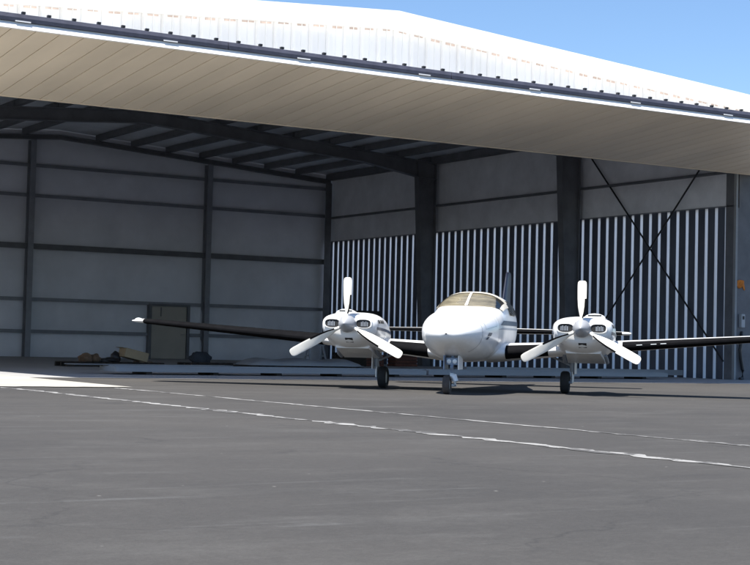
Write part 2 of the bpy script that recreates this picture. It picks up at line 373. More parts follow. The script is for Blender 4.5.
for x in (12.15, 19.76, 27.40):
    B().box(x - 0.11, x + 0.11, YB - 0.30, YB - 0.275, 0.01, roofz(x) - 0.44).box(x - 0.012, x + 0.012, YB - 0.274, YB + 0.05, 0.012, roofz(x) - 0.44).box(x - 0.11, x + 0.11, YB + 0.051, YB + 0.07, 0.011, roofz(x) - 0.45).out('wall_post', 'girt_steel', H)
B().box(XR - 0.35, XR - 0.06, YB - 0.38, YB - 0.33, 0.01, 7.75).box(XR - 0.12, XR - 0.06, YB - 0.328, YB - 0.02, 0.012, 7.74).out('corner_column', 'dark_steel', H)
# walk door in the back wall
wd = B().box(25.02, 26.56, YB - 0.10, YB - 0.05, 0.02, 2.16).out('walk_door', 'beige_door', H)
B().box(24.88, 25.0, YB - 0.16, YB + 0.09, 0.011, 2.26).out('door_jamb', 'dark_steel', wd)
B().box(26.58, 26.70, YB - 0.16, YB + 0.09, 0.011, 2.26).out('door_jamb', 'dark_steel', wd)
B().box(25.0, 26.58, YB - 0.155, YB + 0.088, 2.17, 2.262).out('door_head', 'dark_steel', wd)
B().box(25.40, 25.44, YB - 0.125, YB - 0.101, 1.75, 2.12).out('door_closer', 'dark_steel', wd)
B().tube([(26.42, YB - 0.1, 1.02), (26.42, YB - 0.17, 1.02), (26.30, YB - 0.17, 1.02)], 0.014).out('handle', 'silver', wd)
# ---- right side wall: dark sheet with white battens below, grey lining above
ZS = 5.244
pitch = 0.428
ny = int((YB - 0.15 - (YF + 0.30)) / pitch) + 1
MSH = {}
def striped_wall(x, sg):   # sg: direction from the wall to the outside
    wl = B().box(min(x + sg * 0.10, x + sg * 0.16), max(x + sg * 0.10, x + sg * 0.16), YF + 0.02, YB + 0.10, ZS - 0.06, roofz(x) - 0.02).out('side_wall', 'dark_steel', H)
    y0 = YF + 0.30
    for i in range(ny):
        y = y0 + i * pitch
        if 'p' not in MSH: MSH['p'] = B().box(-0.025, 0.025, -(pitch - 0.14) / 2, (pitch - 0.14) / 2, 0.009, ZS).out('wall_panel', 'navy_sheet', wl, pivot=(0, 0, 0)); o = MSH['p']; o.location = Vector((x + sg * 0.0745, y, 0)) - org(wl)
        else: link('wall_panel', MSH['p'].data, (x + sg * 0.0745, y, 0), wl)
        yb = y + pitch / 2
        if 'b' not in MSH: MSH['b'] = B().grid([[(dx_, dy_, 0.0095), (dx_, dy_, ZS - 0.002)] for dx_, dy_ in ((0, -0.0699), (-0.012, -0.055), (-0.012, 0.055), (0, 0.0699))]).out('translucent_strip', 'fibreglass', wl, pivot=(0, 0, 0)); o = MSH['b']; o.location = Vector((x + sg * 0.060, yb, 0)) - org(wl)
        else: link('translucent_strip', MSH['b'].data, (x + sg * 0.060, yb, 0), wl)
    return wl
sw = striped_wall(XR, 1)
def lining(y0, y1, z0, z1):
    n, m = 10, 5; P = []; ph = random.uniform(0, 6)
    for i in range(n + 1):
        u = i / n; row = []
        for j in range(m + 1):
            v = j / m; d = 0.05 * (1 - (2 * v - 1) ** 2) * (1 - (2 * u - 1) ** 6) + 0.010 * math.sin(20 * u + ph + 2 * v)
            row.append((XR + 0.09 - max(d, 0.0), y0 + (y1 - y0) * u, z0 + (z1 - z0) * v))
        P.append(row)
    B().grid(P).out('insulation_panel', 'side_insulation', sw, smooth=True)
for a, c in ((YF + 0.1, FR[1]), (FR[1], FR[2]), (FR[2], YB)):
    lining(a, c, ZS + 0.01, 6.27); lining(a, c, 6.27, roofz(XR) - 0.03)
    B().box(XR - 0.10, XR + 0.088, a + 0.16, c - 0.16, 6.235, 6.305).out('girt', 'dark_steel', sw)
    B().box(XR + 0.02, XR + 0.093, a + 0.05, c - 0.05, ZS - 0.02, ZS + 0.012).out('ledge_trim', 'girt_steel', sw)
# cross bracing rods in the front bay
for (a, c) in (((XR - 0.06, 40.95, 7.55), (XR - 0.06, 34.3, 0.55)), ((XR - 0.13, 34.3, 7.55), (XR - 0.13, 40.95, 0.55))):
    B().tube([a, c], 0.028, 8).out('brace_rod', 'black_plastic', H)
# ---- left side wall and the short front walls beside the opening
striped_wall(XL, -1)  # unseen wall; its translucent strips are added to let daylight inside
# front frame: door posts and header
for sgn, x0, x1 in ((1, XR + 0.02, XR + 1.15), (-1, XL - 1.15, XL - 0.02)):
    xa = x0 if sgn > 0 else x1
    pc = B().box(x0, x1, YF + 0.14, YF + 0.50, 0.01, 8.3).out('door_post', 'dark_steel', H)
    B().box(min(xa - sgn * 0.03, xa + sgn * 0.09), max(xa - sgn * 0.03, xa + sgn * 0.05), YF + 0.04, YF + 0.138, 0.012, 6.2).out('jamb_trim', 'panel_white', pc)
hd = B().box(XL - 0.6, XR + 0.6, YF + 0.10, YF + 0.42, 6.24, 6.75).out('header_beam', 'dark_steel', H)
# ---- white gable wall above the door, one sheet after another, each with its rib
gw = B().add([(XL - 0.62, YF + 0.03, 6.22), (XR + 0.62, YF + 0.03, 6.22), (XR + 0.62, YF + 0.03, gz(XR + 0.62) - 0.02), (XC, YF + 0.03, 9.28), (XL - 0.62, YF + 0.03, gz(XL - 0.62) - 0.02),
              (XL - 0.62, YF + 0.07, 6.22), (XR + 0.62, YF + 0.07, 6.22), (XR + 0.62, YF + 0.07, gz(XR + 0.62) - 0.02), (XC, YF + 0.07, 9.28), (XL - 0.62, YF + 0.07, gz(XL - 0.62) - 0.02)],
             [(0, 1, 2, 3, 4), (9, 8, 7, 6, 5), (0, 5, 6, 1), (1, 6, 7, 2), (2, 7, 8, 3), (3, 8, 9, 4), (4, 9, 5, 0)]).out('gable_wall', 'white_steel', H)
x = XL - 0.60
while x < XR + 0.15:
    x1 = x + 0.495; zt0, zt1 = gz(x) - 0.05, gz(x1) - 0.05
    b = B().add([(x, YF, 6.22), (x1, YF, 6.22), (x1, YF + 0.026, 6.22), (x, YF + 0.026, 6.22), (x, YF, zt0), (x1, YF, zt1), (x1, YF + 0.026, zt1), (x, YF + 0.026, zt0)], BF)
    for xr, wv, dv in ((x + 0.06, 0.05, 0.085), (x + 0.30, 0.02, 0.02)):
        z2 = gz(xr) - 0.20
        b.add([(xr - wv, YF - 0.001, 6.23), (xr + wv, YF - 0.001, 6.23), (xr + wv * 0.5, YF - dv, 6.23), (xr - wv * 0.5, YF - dv, 6.23), (xr - wv, YF - 0.001, z2), (xr + wv, YF - 0.001, z2), (xr + wv * 0.5, YF - dv, z2), (xr - wv * 0.5, YF - dv, z2)], BF)
    b.out('wall_sheet', 'gable_steel', gw)
    a, c = x + 0.13 + 0.06 * random.random(), x + 0.47 - 0.08 * random.random(); hh = random.uniform(0.02, 0.055); zz = 0.325 + hh / 2
    B().bar((a, YF - 0.008, gz(a) - zz), (c, YF - 0.008, gz(c) - zz), 0.012, hh).out('pinkish_dash', 'pinkish_beige', gw)  # pinkish beige dash under the rake, one per sheet
    x += 0.50
for sgn in (-1, 1):
    xe = XC + sgn * 13.05
    b = B()
    for (ya, yb_, zt, zb) in ((YF - 0.36, YF - 0.322, 0.12, -0.26), (YF - 0.318, YF + 0.0, -0.30, -0.262)):
        V = []
        za, zb2 = 9.30, gz(xe)
        V = [(XC, ya, za + zb), (xe, ya, zb2 + zb), (xe, yb_, zb2 + zb), (XC, yb_, za + zb), (XC, ya, za + zt), (xe, ya, zb2 + zt), (xe, yb_, zb2 + zt), (XC, yb_, za + zt)]
        b.add(V, BF)
    b.out('rake_trim', 'white_steel', H)
    B().box(min(xe, xe + sgn * 0.06), max(xe, xe + sgn * 0.06), YF - 0.34, YB + 0.3, gz(xe) - 0.2, gz(xe) + 0.1).out('eave_trim', 'white_steel', H)
# ---- the big door, swung out flat over the apron
YE, ZE, ZI = YF - 5.5, 6.64, 6.185
DX0, DX1 = 8.1, 34.1
def dz(y): return ZI + (ZE - ZI) * (YF - y) / (YF - YE)
def slab(b, x0, x1, y0, y1, lo, hi):
    return b.add([(x0, y0, dz(y0) + lo), (x1, y0, dz(y0) + lo), (x1, y1, dz(y1) + lo), (x0, y1, dz(y1) + lo), (x0, y0, dz(y0) + hi), (x1, y0, dz(y0) + hi), (x1, y1, dz(y1) + hi), (x0, y1, dz(y1) + hi)], BF)
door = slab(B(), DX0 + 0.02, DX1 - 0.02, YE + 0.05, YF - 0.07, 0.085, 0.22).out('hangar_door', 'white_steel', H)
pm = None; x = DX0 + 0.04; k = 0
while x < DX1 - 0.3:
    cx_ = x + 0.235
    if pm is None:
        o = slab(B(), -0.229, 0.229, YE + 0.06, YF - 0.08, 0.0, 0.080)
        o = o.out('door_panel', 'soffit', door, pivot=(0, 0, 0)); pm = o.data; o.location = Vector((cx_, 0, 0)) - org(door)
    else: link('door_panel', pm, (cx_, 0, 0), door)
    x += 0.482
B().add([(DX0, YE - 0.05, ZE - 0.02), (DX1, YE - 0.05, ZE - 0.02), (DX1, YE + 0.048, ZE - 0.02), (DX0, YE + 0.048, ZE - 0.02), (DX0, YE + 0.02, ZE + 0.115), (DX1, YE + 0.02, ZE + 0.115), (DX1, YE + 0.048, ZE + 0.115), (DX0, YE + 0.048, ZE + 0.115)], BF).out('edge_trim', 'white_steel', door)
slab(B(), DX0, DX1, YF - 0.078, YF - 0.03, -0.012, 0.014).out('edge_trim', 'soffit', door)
for xx in (DX0 - 0.012, DX1 + 0.012): slab(B(), xx - 0.01, xx + 0.01, YE, YF - 0.07, -0.02, 0.21).out('edge_trim', 'white_steel', door)
x = DX0
while x < DX1 - 0.5:
    ln = min(5.5, DX1 - x)
    b = B(); y0 = YE - 0.03; z0 = ZE + 0.12
    b.add([(x, y0 + 0.005, z0), (x + ln - 0.02, y0 + 0.005, z0), (x + ln - 0.02, y0 + 0.12, z0), (x, y0 + 0.12, z0), (x, y0, z0 + 0.07), (x + ln - 0.02, y0, z0 + 0.07), (x + ln - 0.02, y0 + 0.12, z0 + 0.17), (x, y0 + 0.12, z0 + 0.17), (x, y0 + 0.03, z0 + 0.15), (x + ln - 0.02, y0 + 0.03, z0 + 0.15)],
          [(0, 1, 5, 4), (4, 5, 9, 8), (8, 9, 6, 7), (3, 2, 1, 0), (7, 6, 2, 3), (0, 4, 8, 7, 3), (1, 2, 6, 9, 5)])
    b.out('door_seal', 'seal_rubber', door); x += 5.5
x = DX0 + 0.2; cm = pmesh = None; k = 0
while x < DX1 - 0.1:
    if cm is None:
        o = B().box(-0.035, 0.035, -0.02, 0.05, 0.0, 0.045).out('seal_clip', 'black_plastic', door, pivot=(0, 0, 0)); cm = o.data; o.location = Vector((x, YE + 0.05, ZE + 0.285)) - org(door)
    else: link('seal_clip', cm, (x, YE + 0.05, ZE + 0.285), door)
    k += 1
    if k % 6 == 3: B().box(x - 0.18, x + 0.12, YE - 0.040, YE - 0.026, ZE + 0.112, ZE + 0.135).out('seal_plate', 'white_steel', door)
    x += 0.505
B().box(DX0, DX1, YF - 0.095, YF + 0.099, 6.2085, 6.2185).out('sun_leak_cover', 'soffit', H)  # added strip that keeps stray sun out of the hinge slit
# switch box, hose and orange cloth on the door post
o = bevel(B().box(33.50, 33.66, YF + 0.02, YF + 0.139, 1.58, 1.98).out('switch_box', 'grey_box'), 0.012)
tag(o, 'small grey switch box mounted on the dark door post', 'switch box')
o = B().box(33.545, 33.615, YF + 0.008, YF + 0.019, 1.82, 1.92).out('switch_button', 'black_plastic', o)
b = B(); P = []
for i in range(13):
    u = i / 12; row = []
    for j in range(6):
        v = j / 5; row.append((33.36 + 0.36 * u, YF + 0.118 - 0.06 * (1 - abs(2 * u - 1)) - 0.03 * math.sin(11 * u + 2 * v), 2.98 - (0.16 + 0.10 * math.sin(5 * u) ** 2) * v + 0.03 * math.sin(4 * u)))
    P.append(row)
o = b.grid(P).out('orange_rag', 'orange_cloth', smooth=True); md = o.modifiers.new('thick', 'SOLIDIFY'); md.thickness = 0.015
tag(o, 'orange cloth hooked over the dark door post', 'rag')
o = B().tube([(33.62, YF + 0.125, 1.45), (33.56, YF + 0.06, 1.2), (33.48, YF + 0.05, 0.9), (33.55, YF + 0.07, 0.6), (33.62, YF + 0.06, 0.3), (33.55, YF + 0.0, 0.05), (33.4, YF - 0.05, 0.04)], 0.05, 8).out('hose', 'black_plastic', smooth=True)
tag(o, 'black hose hanging down the dark door post', 'hose')

# ------------------------------------------------------------------ things lying on the hangar floor
Z0 = 0.0085
def block(x, y, sx, sy, h, label=None):
    o = bevel(B().box(x - sx / 2, x + sx / 2, y - sy / 2, y + sy / 2, Z0, h).out('timber_block', 'dark_timber'), 0.008, 1); return o
def long_panel(name, x0, y0, x1, y1, wd, z0, th, mat, label, cat, grp=None, under=4, corr=True):
    d = Vector((x1 - x0, y1 - y0, 0)); L = d.length; d.normalize(); n = Vector((-d.y, d.x, 0)); b = B()
    cs = [(0.0, 0), (0.0, th)] if not corr else None
    b.bar((x0, y0, z0 + th / 2), (x1, y1, z0 + th / 2), wd, th)
    if corr:
        for k in (-0.33, 0.0, 0.33):
            o = n * wd * k; b.bar(Vector((x0, y0, z0 + th + 0.012)) + o + d * 0.02, Vector((x1, y1, z0 + th + 0.012)) + o - d * 0.02, 0.06, 0.022)
    o = b.out(name, mat); tag(o, label, cat, grp)
    for q in range(under):
        t = (q + 0.5) / under; c = Vector((x0, y0, 0)) + d * L * t
        bl = block(c.x, c.y, 0.14, wd * 0.9, z0 - 0.002); tag(bl, 'dark timber block under the ' + label.replace(' lying on blocks', '').replace(' lying', ''), 'timber', 'timber blocks under the ' + label.replace(' lying on blocks', '').replace(' lying', ''))
    return o
long_panel('wall_sheet_stack', 13.0, 32.9, 21.4, 33.1, 0.95, 0.075, 0.11, 'panel_white', 'long pale steel panel lying on blocks before the beige door', 'panel', None, 5)
long_panel('steel_sheet', 12.2, 33.2, 16.4, 33.75, 0.5, 0.185 + 0.026, 0.012, 'panel_white', 'thin bent pale sheet lying on the long panel', 'sheet', None, 0, False).location.z -= 0.0
long_panel('wall_sheet_stack', 21.6, 33.3, 30.2, 33.9, 0.9, 0.075, 0.11, 'panel_white', 'long pale steel panel lying on blocks behind the airplane', 'panel', None, 5)
long_panel('steel_beam', 25.0, 36.2, 33.0, 36.0, 0.34, 0.08, 0.16, 'panel_white', 'long grey beam lying beside the striped wall', 'beam', None, 4, False)
# rounded pale bundle and the dark pallets under it
P = []
for i in range(25):
    u = i / 24; row = []
    for j in range(9):
        v = j / 8 - 0.5; e = min(1, min(u, 1 - u) * 8) ** 0.5
        row.append((19.0 + 3.6 * u, 38.2 + 1.5 * v * (0.7 + 0.3 * e), 0.165 + (0.17 * e + 0.025 * math.sin(17 * u)) * math.sqrt(max(0, 1 - (2 * v) ** 2))))
    P.append(row)
o = B().grid(P).out('wrapped_bundle', 'panel_white', smooth=True); md = o.modifiers.new('thick', 'SOLIDIFY'); md.thickness = 0.02
tag(o, 'rounded pale wrapped bundle lying on a dark pallet', 'bundle')
def pallet(x, y, lx, ly, label, rz=0.0):
    e = empty('pallet', (x, y, Z0), 0)
    for k in range(3): B().box(x - lx / 2, x + lx / 2, y + (k - 1) * (ly / 2 - 0.06) - 0.05, y + (k - 1) * (ly / 2 - 0.06) + 0.05, Z0, Z0 + 0.11).out('runner', 'dark_timber', e)
    nn = int(lx / 0.19)
    for k in range(nn):
        c = x - lx / 2 + 0.07 + k * (lx - 0.14) / (nn - 1); B().box(c - 0.06, c + 0.06, y - ly / 2, y + ly / 2, Z0 + 0.112, Z0 + 0.135).out('slat', 'dark_timber', e)
    e.rotation_euler.z = rz
    return tag(e, label, 'pallet')
pallet(20.8, 38.2, 3.6, 1.5, 'dark timber pallet under the rounded pale bundle')
pallet(20.3, 42.0, 2.6, 1.1, 'low dark empty pallet behind the rounded pale bundle')
pallet(16.3, 41.1, 2.9, 1.0, 'dark timber pallet carrying a brown sack and tilted carton')
def lump(name, c, r, mat, label, cat, seed=0, amp=0.16):
    rn = random.Random(seed); bm = bmesh.new(); bmesh.ops.create_icosphere(bm, subdivisions=3, radius=1)
    ph = [rn.uniform(0, 6) for _ in range(6)]
    for v in bm.verts:
        q = v.co; k = 1 + amp * (math.sin(3 * q.x + ph[0]) * math.sin(4 * q.y + ph[1]) + 0.6 * math.sin(7 * q.z + ph[2] + 3 * q.x)) + amp * 0.3 * math.sin(15 * q.x + ph[3]) * math.sin(13 * q.y + 9 * q.z)
        z = q.z * k; z = max(z, -0.55) + 0.55
        v.co = (q.x * k * r[0], q.y * k * r[1], z * r[2])
    me = bpy.data.meshes.new(name); 
    for f in bm.faces: f.smooth = True
    bm.to_mesh(me); bm.free(); me.materials.append(MAT[mat]); o = link(name, me, c, None); return tag(o, label, cat)
zt = Z0 + 0.136
lump('brown_sack', (15.50, 40.9, zt), (0.19, 0.22, 0.15), 'brown_sack', 'lumpy brown sack at the end of the dark pallet', 'sack', 3)
lump('brown_sack', (15.82, 41.05, zt), (0.17, 0.2, 0.145), 'brown_sack', 'lumpy brown sack leaning towards the black bag', 'sack', 5)
lump('black_bag', (16.25, 41.0, zt), (0.25, 0.2, 0.08), 'black_plastic', 'low black bag between brown sacks and tilted carton', 'bag', 8, 0.2)
lump('black_bag', (16.52, 41.25, zt), (0.15, 0.15, 0.19), 'black_plastic', 'upright black bag behind the tilted tan carton', 'bag', 9, 0.12)
e = empty('cardboard_carton', (16.95, 41.0, zt))
c_, s_ = math.cos(-0.22), math.sin(-0.22)
b = B().box(-0.38, 0.34, -0.25, 0.25, 0.0, 0.26); b.v = [Vector((v.x * c_ - v.z * s_ + 16.95, v.y + 41.0, v.x * s_ + v.z * c_ + zt + 0.078)) for v in b.v]; bevel(b.out('carton_body', 'cardboard', e), 0.012, 1)
b = B().box(-0.38, 0.34, -0.025, 0.025, 0.261, 0.265); b.v = [Vector((v.x * c_ - v.z * s_ + 16.95, v.y + 41.0, v.x * s_ + v.z * c_ + zt + 0.078)) for v in b.v]; b.out('tape_strip', 'beige_door', e)
b = B().box(-0.50, -0.382, -0.25, 0.25, 0.24, 0.247); b.v = [Vector((v.x * c_ - v.z * s_ + 16.95, v.y + 41.0, v.x * s_ + v.z * c_ + zt + 0.078)) for v in b.v]; b.out('flap', 'cardboard', e)
tag(e, 'tan cardboard carton tipped over on the dark pallet', 'carton')
o = bevel(B().box(17.05, 17.45, 40.78, 41.22, zt, zt + 0.035).out('timber_offcut', 'timber'), 0.005, 1); tag(o, 'flat timber offcut under the tilted carton', 'timber')
lump('dark_sack', (23.35, 50.3, Z0), (0.42, 0.3, 0.27), 'slate_cloth', 'slate grey sack slumped on the floor beside the wall post', 'sack', 12)
# crates, rack and cabinet beyond the left engine
def crate(x, y, sx, sy, h, mat, label, z=Z0):
    e = empty('crate', (x, y, z)); nb = 4
    for q in (-1, 1):
        for k in range(nb):
            za = z + h * k / nb
            B().box(x - sx / 2, x + sx / 2, y + q * sy / 2 - 0.012, y + q * sy / 2 + 0.012, za, za + h / nb - 0.02).out('slat', mat, e)
            B().box(x + q * sx / 2 - 0.012, x + q * sx / 2 + 0.012, y - sy / 2 + 0.014, y + sy / 2 - 0.014, za, za + h / nb - 0.02).out('slat', mat, e)
        for r in (-1, 1): B().box(x + q * (sx / 2 - 0.035) - 0.022, x + q * (sx / 2 - 0.035) + 0.022, y + r * (sy / 2 - 0.035) - 0.022, y + r * (sy / 2 - 0.035) + 0.022, z + 0.003, z + h - 0.022).out('corner_post', mat, e)
    B().box(x - sx / 2 + 0.06, x + sx / 2 - 0.06, y - sy / 2 + 0.06, y + sy / 2 - 0.06, z + 0.005, z + h - 0.08).out('crate_load', 'black_plastic', e)
    return tag(e, label, 'crate')
crate(28.3, 48.2, 1.0, 0.7, 0.50, 'dark_timber', 'dark slatted crate on the floor behind the left engine')
crate(29.5, 48.9, 0.95, 0.7, 0.44, 'red_brick', 'reddish slatted crate beside the dark slatted crate')
crate(31.2, 49.2, 0.95, 0.6, 0.50, 'red_brick', 'reddish slatted crate against the steel column')
def rack(x, y, label):
    e = empty('sawhorse', (x, y, Z0))
    B().box(x - 0.35, x + 0.35, y - 0.05, y + 0.05, 0.72, 0.80).out('top_rail', 'strut_grey', e)
    for q in (-1, 1):
        for r in (-1, 1): B().bar((x + q * 0.28, y + r * 0.02, 0.73), (x + q * 0.34, y + r * 0.26, Z0), 0.05, 0.05).out('leg', 'strut_grey', e)
        B().bar((x + q * 0.315, y - 0.15, 0.36), (x + q * 0.315, y + 0.15, 0.36), 0.03, 0.05).out('stretcher', 'strut_grey', e)
    return tag(e, label, 'sawhorse')
rack(26.6, 47.7, 'grey metal sawhorse behind the left propeller'); 
e = empty('tool_cabinet', (31.3, 52.0, Z0))
bevel(B().box(30.85, 31.75, 51.7, 52.3, 0.12, 2.12).out('cabinet_body', 'black_plastic', e), 0.015, 1)
for k in range(2):
    dd = B().box(30.87 + 0.44 * k, 31.29 + 0.44 * k, 51.672, 51.698, 0.16, 2.08).out('cabinet_door', 'black_plastic', e); B().box(31.23 + 0.10 * k, 31.25 + 0.10 * k, 51.65, 51.67, 1.0, 1.2).out('handle', 'silver', dd)
for q in (30.9, 31.7):
    for r in (51.75, 52.25): B().box(q - 0.03, q + 0.03, r - 0.03, r + 0.03, Z0, 0.119).out('foot', 'dark_steel', e)
tag(e, 'tall black cabinet standing near the steel column', 'cabinet')

# ------------------------------------------------------------------ the airplane (local: x = its left side, y = aft, z up)
A_ = math.radians(43.3)
AP = empty('airplane', (16.46, 23.5, 0.0)); AP.rotation_euler = (0, 0, -A_); ORG[AP.name] = Vector((0, 0, 0))
tag(AP, 'white twin-engine propeller airplane with three-bladed propellers parked nose out', 'airplane')
def interp(keys, f):
    ks = sorted(keys, key=lambda k: k[0])
    if f <= ks[0][0]: return ks[0][1:]
    if f >= ks[-1][0]: return ks[-1][1:]
    for i in range(len(ks) - 1):
        if ks[i][0] <= f <= ks[i + 1][0]:
            t = (f - ks[i][0]) / (ks[i + 1][0] - ks[i][0]); a, c = ks[i], ks[i + 1]; p0 = ks[max(i - 1, 0)]; p3 = ks[min(i + 2, len(ks) - 1)]; r = []
            h = c[0] - a[0]
            for j in range(1, len(a)):
                s0 = (c[j] - a[j]) / h; m0 = m1 = s0
                if i > 0:
                    sp = (a[j] - p0[j]) / (a[0] - p0[0]); m0 = 0 if sp * s0 <= 0 else 2 * sp * s0 / (sp + s0)
                if i + 2 < len(ks):
                    sn = (p3[j] - c[j]) / (p3[0] - c[0]); m1 = 0 if sn * s0 <= 0 else 2 * sn * s0 / (sn + s0)
                r.append((2 * t**3 - 3 * t * t + 1) * a[j] + (t**3 - 2 * t * t + t) * h * m0 + (-2 * t**3 + 3 * t * t) * c[j] + (t**3 - t * t) * h * m1)
            return r
def section(keys, f, th, cx=0.0):
    wv, zt, zb, zm, n1, n2 = interp(keys, f); sg = 1 if math.sin(th) >= 0 else -1; s, c = abs(math.sin(th)), math.cos(th)
    n = n1 if c >= 0 else n2
    x = cx + sg * wv * s ** (2 / n); z = zm + ((zt - zm) * c ** (2 / n) if c >= 0 else -(zm - zb) * (-c) ** (2 / n))
    return Vector((x, -f, z))
# f, halfwidth, ztop, zbottom, z of max width, exponents
FUS = [(3.20, 0.02, 1.03, 1.01, 1.02, 2, 2), (3.16, 0.17, 1.11, 0.94, 1.02, 2, 2), (3.03, 0.32, 1.19, 0.85, 1.03, 2.1, 2), (2.75, 0.46, 1.28, 0.74, 1.04, 2.3, 2.1), (2.35, 0.56, 1.365, 0.63, 1.06, 2.5, 2.2),
       (1.85, 0.62, 1.435, 0.56, 1.09, 2.7, 2.4), (1.35, 0.66, 1.485, 0.54, 1.12, 2.8, 2.5), (1.10, 0.665, 1.525, 0.54, 1.13, 2.8, 2.5), (0.80, 0.66, 1.64, 0.54, 1.16, 2.6, 2.6), (0.45, 0.67, 1.77, 0.54, 1.18, 2.6, 2.6),
       (0.15, 0.675, 1.815, 0.54, 1.19, 2.6, 2.6), (-0.5, 0.68, 1.825, 0.545, 1.19, 2.6, 2.6), (-1.2, 0.65, 1.80, 0.57, 1.18, 2.6, 2.5), (-2.0, 0.55, 1.68, 0.66, 1.17, 2.4, 2.3), (-3.0, 0.40, 1.53, 0.82, 1.16, 2.2, 2.2), (-4.2, 0.24, 1.42, 0.96, 1.17, 2, 2), (-5.3, 0.11, 1.34, 1.06, 1.20, 2, 2), (-5.6, 0.02, 1.25, 1.17, 1.21, 2, 2)]
SEG = 48
fs = [3.20, 3.19, 3.175, 3.15, 3.10, 3.03, 2.93, 2.8] + [2.65 - 0.15 * i for i in range(9)] + [1.25 - 0.05 * i for i in range(24)] + [0.0 - 0.2 * i for i in range(28)] + [-5.55, -5.6]
P = [[section(FUS, f, 2 * math.pi * j / SEG) for f in fs] for j in range(SEG)]
fus = B().grid(P, closed_u=True).out('fuselage', 'aircraft_white', AP, smooth=True, pivot=(0, 0, 0))
def skin(keys, f0, f1, z0, z1, side, off, nu=10, nv=8, slant=0.0, top0=0.0, top1=0.0):
    """patch on the loft between stations f0..f1 and heights z0..z1 (one side)"""
    P = []
    for i in range(nu + 1):
        u = i / nu; row = []
        for j in range(nv + 1):
            v = j / nv; z = (z0(u) if callable(z0) else z0) * (1 - v) + (z1(u) if callable(z1) else z1) * v; f = f0 + (f1 - f0) * u + slant * v
            wv, zt, zb, zm, n1, n2 = interp(keys, f)
            if z >= zm: c = min(1, (z - zm) / (zt - zm)); n = n1
            else: c = min(1, (zm - z) / (zm - zb)); n = n2
            x = wv * max(0, 1 - c ** n) ** (1 / n)
            row.append(Vector((side * (x + off), -f, z + off * 0.3)))
        P.append(row)
    return B().grid(P)
def tpatch(keys, f0, f1, th0, th1, off, nu=12, nv=12, cx=0.0):
    P = []
    for i in range(nu + 1):
        row = []
        for j in range(nv + 1):
            f = f0(j / nv) + (f1(j / nv) - f0(j / nv)) * i / nu if callable(f0) else f0 + (f1 - f0) * i / nu
            th = th0 + (th1 - th0) * j / nv
            p = section(keys, f, th, cx); e = 0.01
            du = section(keys, f - e, th, cx) - section(keys, f + e, th, cx); dv = section(keys, f, th + e, cx) - section(keys, f, th - e, cx)
            nn = dv.cross(du).normalized()
            if nn.dot(p - Vector((cx, -f, 1.15))) < 0: nn = -nn
            row.append(p + nn * off)
        P.append(row)
    return B().grid(P)
# windscreen: two curved panes over a drawn tan sunshade
for sgn in (-1, 1):
    lo_ = lambda v: 1.05 - 0.30 * (v ** 2); hi_ = lambda v: 0.36 - 0.16 * v ** 2
    a, c = sgn * 0.012, sgn * 0.93
    sh = tpatch(FUS, lo_, hi_, a, c, 0.004).out('sunshade', 'sunshade', fus, smooth=True, pivot=(0, 0, 0))
    gl = tpatch(FUS, lo_, hi_, a, c, 0.016).out('windscreen', 'cabin_glass', AP, smooth=True, pivot=(0, 0, 0))
    # frame strips
    for (t0, t1, f0, f1) in ((c, c + sgn * 0.17, lambda v: 0.76 - 0.10 * v, lambda v: 0.02),):
        tpatch(FUS, f0, f1, t0, t1, 0.018, 10, 3).out('windscreen_frame', 'cream_paint', AP, smooth=True, pivot=(0, 0, 0))
    tpatch(FUS, lambda v: 0.36 - 0.16 * v ** 2, lambda v: 0.00 - 0.16 * v ** 2, a * 0, c, 0.017, 4, 12).out('windscreen_frame', 'cream_paint', AP, smooth=True, pivot=(0, 0, 0))
    # side windows
    for (f0, f1, zl, zh) in ((0.05, -0.62, 1.40, 1.68), (-0.72, -1.25, 1.42, 1.675), (-1.35, -1.85, 1.44, 1.61)):
        dk = skin(FUS, f0, f1, zl, zh, sgn, 0.004, slant=-0.06).out('window_lining', 'sunshade', fus, smooth=True, pivot=(0, 0, 0))
        skin(FUS, f0, f1, zl, zh, sgn, 0.014, slant=-0.06).out('side_window', 'cabin_glass', AP, smooth=True, pivot=(0, 0, 0))
    # stripes
    skin(FUS, 1.30, -4.6, lambda u: 1.205 + 0.03 * u, lambda u: 1.205 + 0.03 * u + 0.085 * min(1, u * 12), sgn, 0.005, 60, 2).out('navy_stripe', 'navy_mark', fus, smooth=True, pivot=(0, 0, 0))
    skin(FUS, 1.55, -4.6, lambda u: 1.125 + 0.03 * u, lambda u: 1.125 + 0.03 * u + 0.035 * min(1, u * 12), sgn, 0.005, 60, 2).out('grey_stripe', 'strut_grey', fus, smooth=True, pivot=(0, 0, 0))
tpatch(FUS, 1.05, 0.36, -0.012, 0.012, 0.02, 10, 2).out('windscreen_post', 'cream_paint', AP, smooth=True, pivot=(0, 0, 0))
# panel seams round the nose and cabin, nose hatch outline
def ring(keys, f, t0, t1, parent, cx=0.0, wd_=0.010, name='panel_seam'):
    return tpatch(keys, f + wd_ / 2, f - wd_ / 2, t0, t1, 0.003, 1, 30, cx).out(name, 'seam', parent, smooth=True, pivot=(0, 0, 0))
for f in (2.55, 1.42): ring(FUS, f, -2.6, 2.6, fus)
for sg in (-1, 1):
    for f in (2.38, 1.62): ring(FUS, f, sg * 0.55, sg * 1.45, fus, 0.0, 0.008, 'hatch_seam')
    tpatch(FUS, 2.38, 1.62, sg * 0.55, sg * 0.56, 0.003, 16, 1).out('hatch_seam', 'seam', fus, smooth=True, pivot=(0, 0, 0))
    tpatch(FUS, 2.38, 1.62, sg * 1.44, sg * 1.45, 0.003, 16, 1).out('hatch_seam', 'seam', fus, smooth=True, pivot=(0, 0, 0))
